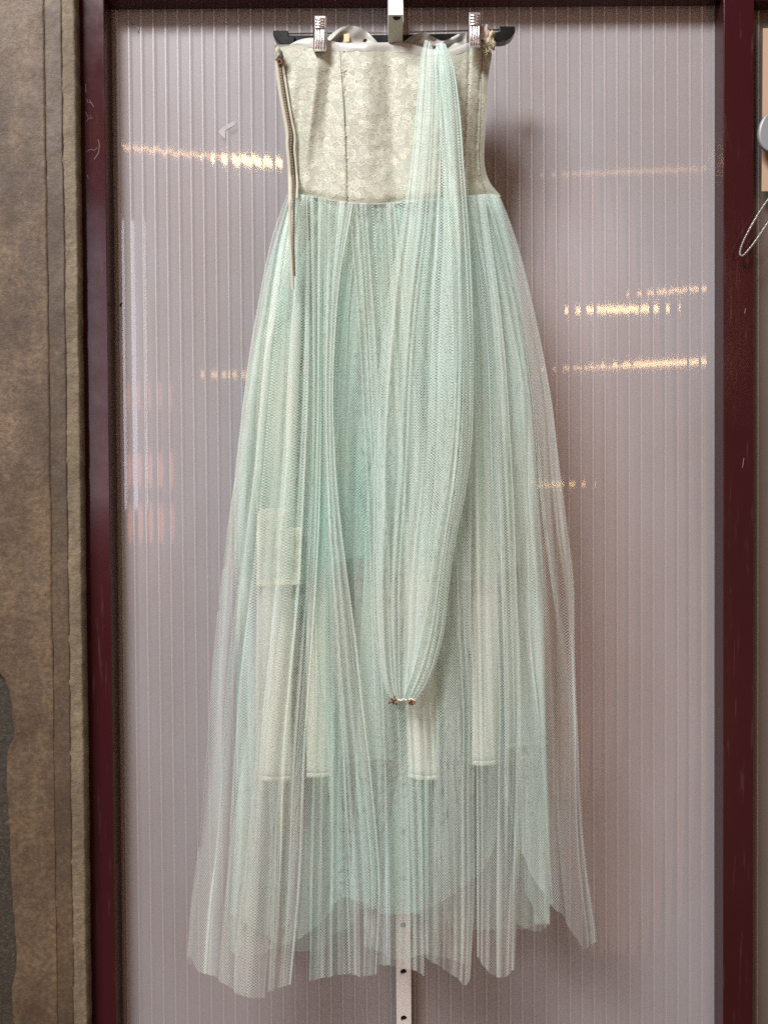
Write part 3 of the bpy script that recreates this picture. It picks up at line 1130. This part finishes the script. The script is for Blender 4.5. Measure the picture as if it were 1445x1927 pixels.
lining('shaded_slip_back', [(548 + (930 - 548) * q / 20, 492 + (966 - 492) * q / 20, 488 + (1008 - 488) * q / 20, 486 + (1034 - 486) * q / 20, .045 + .010 * math.sin(q * 1.9), 1432 + 4 * math.sin(q * 1.3)) for q in range(21)], M_SLIP_SHADE, .012)

# net layers from the back to the front
sheet('net_layer', LI, RI, [(0, 1720), (.25, 1790), (.45, 1700), (.7, 1745), (.9, 1748), (1, 1735)], .095, 8, 101, M_TULLE2, k=(.08, .3), ymax=.018, fade=.75)
sheet('net_layer', LI, RI, [(0, 1790), (.06, 1800), (.2, 1770), (.35, 1690), (.5, 1720), (.7, 1690), (.82, 1600), (.86, 1500), (.9, 1640), (.96, 1720), (1, 1740)], -.030, 8, 102, M_TULLE2, k=(.12, .42), ymax=.016, fade=.85)

sheet('petticoat_net', [(545, 366), (537, 410), (522, 470), (508, 530), (488, 640), (472, 760), (462, 900), (458, 1100)],
      [(936, 367), (948, 420), (958, 480), (968, 560), (978, 680), (984, 800), (990, 950), (994, 1100)],
      [(0, 1085), (.2, 1100), (.38, 1050), (.6, 1085), (.8, 1092), (1, 1060)], -.016, 10, 103, M_PETTI, k=(.1, .42), ymax=.012, fade=.85)

# front folds, each a gathered length of net
sheet('net_panel', LS, [(578, 367), (582, 500), (582, 650), (578, 800), (568, 1000), (561, 1130), (546, 1300), (535, 1430), (527, 1650), (514, 1870)],
      [(0, 1800), (.1, 1826), (.3, 1836), (.5, 1858), (.72, 1877), (.88, 1876), (1, 1862)], -.050, 4, 201, M_TULLE, k=(.06, .36), edge=.03)
sheet('net_panel', [(566, 367), (575, 600), (574, 800), (560, 1050), (540, 1300), (524, 1500), (512, 1870)],
      [(612, 372), (606, 600), (604, 800), (600, 1000), (590, 1200), (576, 1400), (566, 1650), (547, 1860)],
      [(0, 1862), (.5, 1858), (1, 1852)], -.042, 2, 202, M_TULLE, edge=.10)
sheet('net_panel', [(598, 372), (596, 700), (590, 1000), (590, 1400), (578, 1850)], [(668, 382), (640, 700), (640, 1000), (650, 1300), (655, 1600), (662, 1840)],
      [(0, 1846), (.5, 1838), (1, 1830)], -.034, 2, 203, M_TULLE2)
sheet('net_panel', [(612, 373), (609, 600), (610, 850), (618, 1050), (629, 1250), (641, 1400), (651, 1600), (659, 1840)],
      [(664, 382), (640, 520), (628, 700), (631, 870), (650, 1050), (669, 1200), (686, 1350), (696, 1430), (712, 1600), (715, 1680), (708, 1840)],
      [(0, 1832), (.4, 1838), (1, 1834)], -.056, 3, 204, M_TULLE, k=(.2, .5), edge=.08)
sheet('net_panel', [(655, 382), (672, 600), (688, 900), (700, 1200), (709, 1450), (713, 1650), (713, 1830)],
      [(735, 383), (750, 700), (768, 1000), (782, 1250), (792, 1450), (798, 1840)], [(0, 1815), (.35, 1818), (.8, 1826), (1, 1836)], -.050, 3, 205, M_TULLE)
sheet('net_panel', [(725, 383), (755, 700), (776, 1000), (790, 1250), (797, 1450), (800, 1810)],
      [(862, 371), (884, 600), (889, 800), (886, 950), (887, 1150), (894, 1350), (891, 1500), (892, 1700), (884, 1860)],
      [(0, 1800), (.3, 1818), (.65, 1836), (.88, 1854), (1, 1842)], -.046, 3, 206, M_TULLE)
sheet('net_panel', [(858, 371), (884, 560), (892, 800), (893, 1100), (896, 1400), (897, 1800)],
      [(912, 367), (938, 560), (958, 800), (972, 1100), (980, 1350), (976, 1580), (968, 1850)], [(0, 1800), (.25, 1822), (.5, 1838), (.8, 1838), (1, 1826)], -.050, 3, 207, M_TULLE, edge=.07)
sheet('net_panel', [(880, 369), (918, 560), (942, 800), (958, 1100), (968, 1400), (975, 1650), (980, 1800)], RS,
      [(0, 1600), (.12, 1620), (.25, 1664), (.45, 1702), (.62, 1728), (.78, 1768), (.84, 1786), (.93, 1778), (1, 1764)], -.044, 3, 208, M_TULLE, k=(.06, .30), edge=.045, ragged=2)
sheet('net_panel', [(860, 371), (905, 600), (940, 1000), (960, 1300), (968, 1750)], [(925, 367), (975, 600), (1010, 1000), (1025, 1300), (1036, 1760)],
      [(0, 1735), (.3, 1748), (.7, 1752), (1, 1738)], .02, 3, 209, M_TULLE, k=(.05, .25))

sheet('net_layer', [(640, 380), (655, 600), (668, 900), (676, 1200), (684, 1500), (690, 1800)], [(800, 378), (835, 600), (850, 900), (862, 1200), (872, 1500), (880, 1800)],
      [(0, 1780), (.3, 1806), (.6, 1796), (1, 1815)], -.012, 5, 104, M_TULLE, k=(.05, .3), ymax=.012)

# streamer of net gathered at the neckline and again at its lower end
stop = lambda x: 75 + (x - 799) * .18 + 14 * math.exp(-((x - 817) / 5) ** 2)
SR = [(838, 84), (850, 110), (858, 145), (867, 220), (873, 300), (879, 380), (886, 480), (890, 600), (891, 720), (888, 830), (876, 930), (857, 1020), (844, 1110), (835, 1190), (820, 1250), (801, 1295), (782, 1320)]
sheet('streamer', [(799, 77), (791, 108), (783, 190), (775, 280), (764, 365), (750, 450), (730, 560), (714, 680), (706, 800), (703, 950), (701, 1080), (705, 1180), (713, 1250), (724, 1295), (738, 1318)],
      SR, [(0, 1317), (1, 1320)], -.062, 6, 301, M_SASH, k=(.1, .42), top=stop, edge=.05, plump=.018, ymax=.014)
sheet('streamer', [(825, 83), (820, 130), (822, 180), (828, 250), (836, 350), (843, 450), (845, 600), (842, 760), (832, 900), (815, 1040), (798, 1160), (780, 1250), (765, 1295), (757, 1318)],
      SR, [(0, 1318), (1, 1320)], -.072, 3, 302, M_SASH, k=(.1, .5), top=stop, edge=.08, plump=.012, ymax=.010)
for cx, cy, r in ((740.5, 1319, .0066), (774, 1321, .0052)):
    c = P(cx, cy, -.078)
    hk = MB()
    for k in range(14):
        a = rnd.uniform(0, 6.28)
        q = r * rnd.uniform(.1, 1)
        p0 = c + Vector((q * math.cos(a) * 1.2, rnd.uniform(-.002, .002), q * math.sin(a) * .8))
        hk.tube([p0, p0 + Vector((rnd.uniform(-.002, .002), -.001, rnd.uniform(-.002, .002)))], [.0015, .0011], 6)
    hk.build('bead', M_RUST, gown, smooth=True)
MB().tube([P(736 + 4.6 * k, 1317.0 + 2.0 * math.sin(k * 2.1), -.076) for k in range(11)], [.0013 * (.7 + .6 * abs(math.sin(k * 1.7))) for k in range(11)], 6).build('gathering_stitch', M_CORD, gown, smooth=True)

# cream net patch on the left of the skirt
M_PATCH = mat_tulle('cream_net_patch', (0.82, 0.80, 0.66), (0.80, 0.79, 0.63), .155, .0028, .0034)
poly_t = [(483, 966), (492, 962), (500, 958), (520, 957), (540, 956), (541, 992), (555, 994), (567, 996)]
vs, fs, uvs, dn = [], [], [], []
for i in range(33):
    x = 483.5 + 83.5 * i / 32
    t0 = 966 if x < 490 else (957 if x < 540 else 993)
    t0 += 2 * ns(x * .2, 5)
    b0 = 1103 - 4 * (x - 483) / 84 + 1.5 * ns(x * .15, 6)
    for k in range(31):
        y = t0 + (b0 - t0) * k / 30
        vs.append(P(x + 1.2 * ns(y * .05, 8), y, -.052 - .004 * ns2(x * .04, y * .03, 3)))
        uvs.append((x * S, y * S))
        dn.append(1.9 if i in (0, 1, 31, 32) or k in (0, 28, 29, 30) else 1.0)
for i in range(32):
    for k in range(30):
        a = i * 31 + k
        fs.append((a, a + 1, a + 32, a + 31))
mesh('net_patch', vs, fs, M_PATCH, gown, uvs=uvs, attr={'dens': dn})

# ------------------------------------------------------------------ things at the right edge
M_CARD = mat_plain('tan_card', (0.40, 0.27, 0.18), .7, var=.06, scale=30)
CY = FRAME_Y + .015
card = MB().prism([P(1435, 53, CY), P(1434, 200, CY), P(1432.5, 360, CY), P(1500, 360, CY), P(1500, 53, CY)], (0, .002, 0)).build('card', M_CARD, None, bevel=.0003)
tag(card, 'tan card hanging at the right edge beside the maroon post', 'card')
M_GREY = mat_plain('grey_plastic', (0.22, 0.22, 0.23), .35, var=.05)
kn = MB()
KY = CY - .03
NP = 40
ring = [(1456 + 29 * math.cos(2 * math.pi * i / NP) * (1 + .12 * math.sin(2 * math.pi * i / NP)), 247 + 40 * math.sin(2 * math.pi * i / NP)) for i in range(NP)]
kn.prism([P(x, y, KY) for x, y in ring], (0, .010, 0))
tag(kn.build('oval_disc', M_GREY, None, bevel=.003), 'smooth grey oval plastic disc in front of the tan card', 'disc')
# twisted wire loop
LPp = [(1470, 340), (1447, 372), (1425, 405), (1405, 440), (1395, 462), (1391.5, 476), (1394, 481), (1400, 479), (1420, 455), (1445, 418), (1470, 380)]
path = []
ttx = [(i, p[0]) for i, p in enumerate(LPp)]
tty = [(i, p[1]) for i, p in enumerate(LPp)]
NN = 260
for i in range(NN + 1):
    s0 = (len(LPp) - 1) * i / NN
    path.append((lerp_tab(ttx, s0), lerp_tab(tty, s0)))
wl = MB()
for strand in range(3):
    pts = []
    for i, (x, y) in enumerate(path):
        a = i * .38 + strand * 2 * math.pi / 3
        x2, y2 = path[min(NN, i + 1)]
        x1, y1 = path[max(0, i - 1)]
        d = math.hypot(x2 - x1, y2 - y1) or 1
        nx_, ny_ = -(y2 - y1) / d, (x2 - x1) / d
        pts.append(P(x + nx_ * 1.3 * math.cos(a), y + ny_ * 1.3 * math.cos(a), KY - .004 + .001 * math.sin(a)))
    wl.tube(pts, .0009, 6)
tag(wl.build('wire_loop', M_STEEL, None, smooth=True), 'twisted steel wire loop hanging below the tan card', 'wire')

# ------------------------------------------------------------------ small marks on panel and frame
M_SCRAP = mat_plain('clear_tape', (0.34, 0.32, 0.325), .3)
tag(MB().prism([P(411, 248, PANEL_Y - .0008), P(418, 240, PANEL_Y - .0008), P(440, 228, PANEL_Y - .0008), P(445, 230, PANEL_Y - .0008), P(442, 235, PANEL_Y - .0008), P(424, 246, PANEL_Y - .0008), P(424, 262, PANEL_Y - .0008)], (0, .0003, 0))
    .build('tape_scrap', M_SCRAP, None), 'small bent scrap of clear tape stuck on the panel left of the bodice', 'tape')
tag(MB().prism([P(226, 577, PANEL_Y - .001), P(226, 573, PANEL_Y - .001), P(229, 570, PANEL_Y - .001), P(231, 570, PANEL_Y - .001), P(230, 574, PANEL_Y - .001), P(228, 577, PANEL_Y - .001)], (0, .0004, 0))
    .build('black_fleck', M_BLACK, None), 'tiny black fleck on the panel by the left maroon post', 'fleck')
M_SCR = mat_plain('scratch', (0.20, 0.13, 0.135), .6)
for pts in ([(162, 158), (163, 175)], [(164, 186), (166, 193), (172, 194)], [(169, 188), (174, 196), (177, 201)], [(162, 210), (167, 222), (172, 217)], [(162, 229), (168, 223), (175, 222)],
            [(185, 262), (188, 272), (186, 288), (178, 300)], [(163, 285), (172, 281), (178, 283), (184, 278)], [(165, 330), (167, 336)],
            [(1402, 580), (1401, 586), (1400, 590)], [(1399, 862), (1396, 880)]):
    MB().tube([P(x, y, FRAME_Y - .0001) for x, y in pts], .00055, 5).build('scratch', M_SCR, fr)
M_GLUE = mat_plain('glue_smear', (0.38, 0.36, 0.365), .35)
tag(MB().tube([P(239, 28, PANEL_Y - .001), P(243, 37, PANEL_Y - .001), P(256, 48, PANEL_Y - .001), P(262, 54, PANEL_Y - .001), P(260, 62, PANEL_Y - .001)], [.0008, .0012, .0007, .0014, .0004], 6)
    .build('glue_smear', M_GLUE, None, smooth=True), 'thin whitish glue smear near the upper left corner of the panel', 'smear')
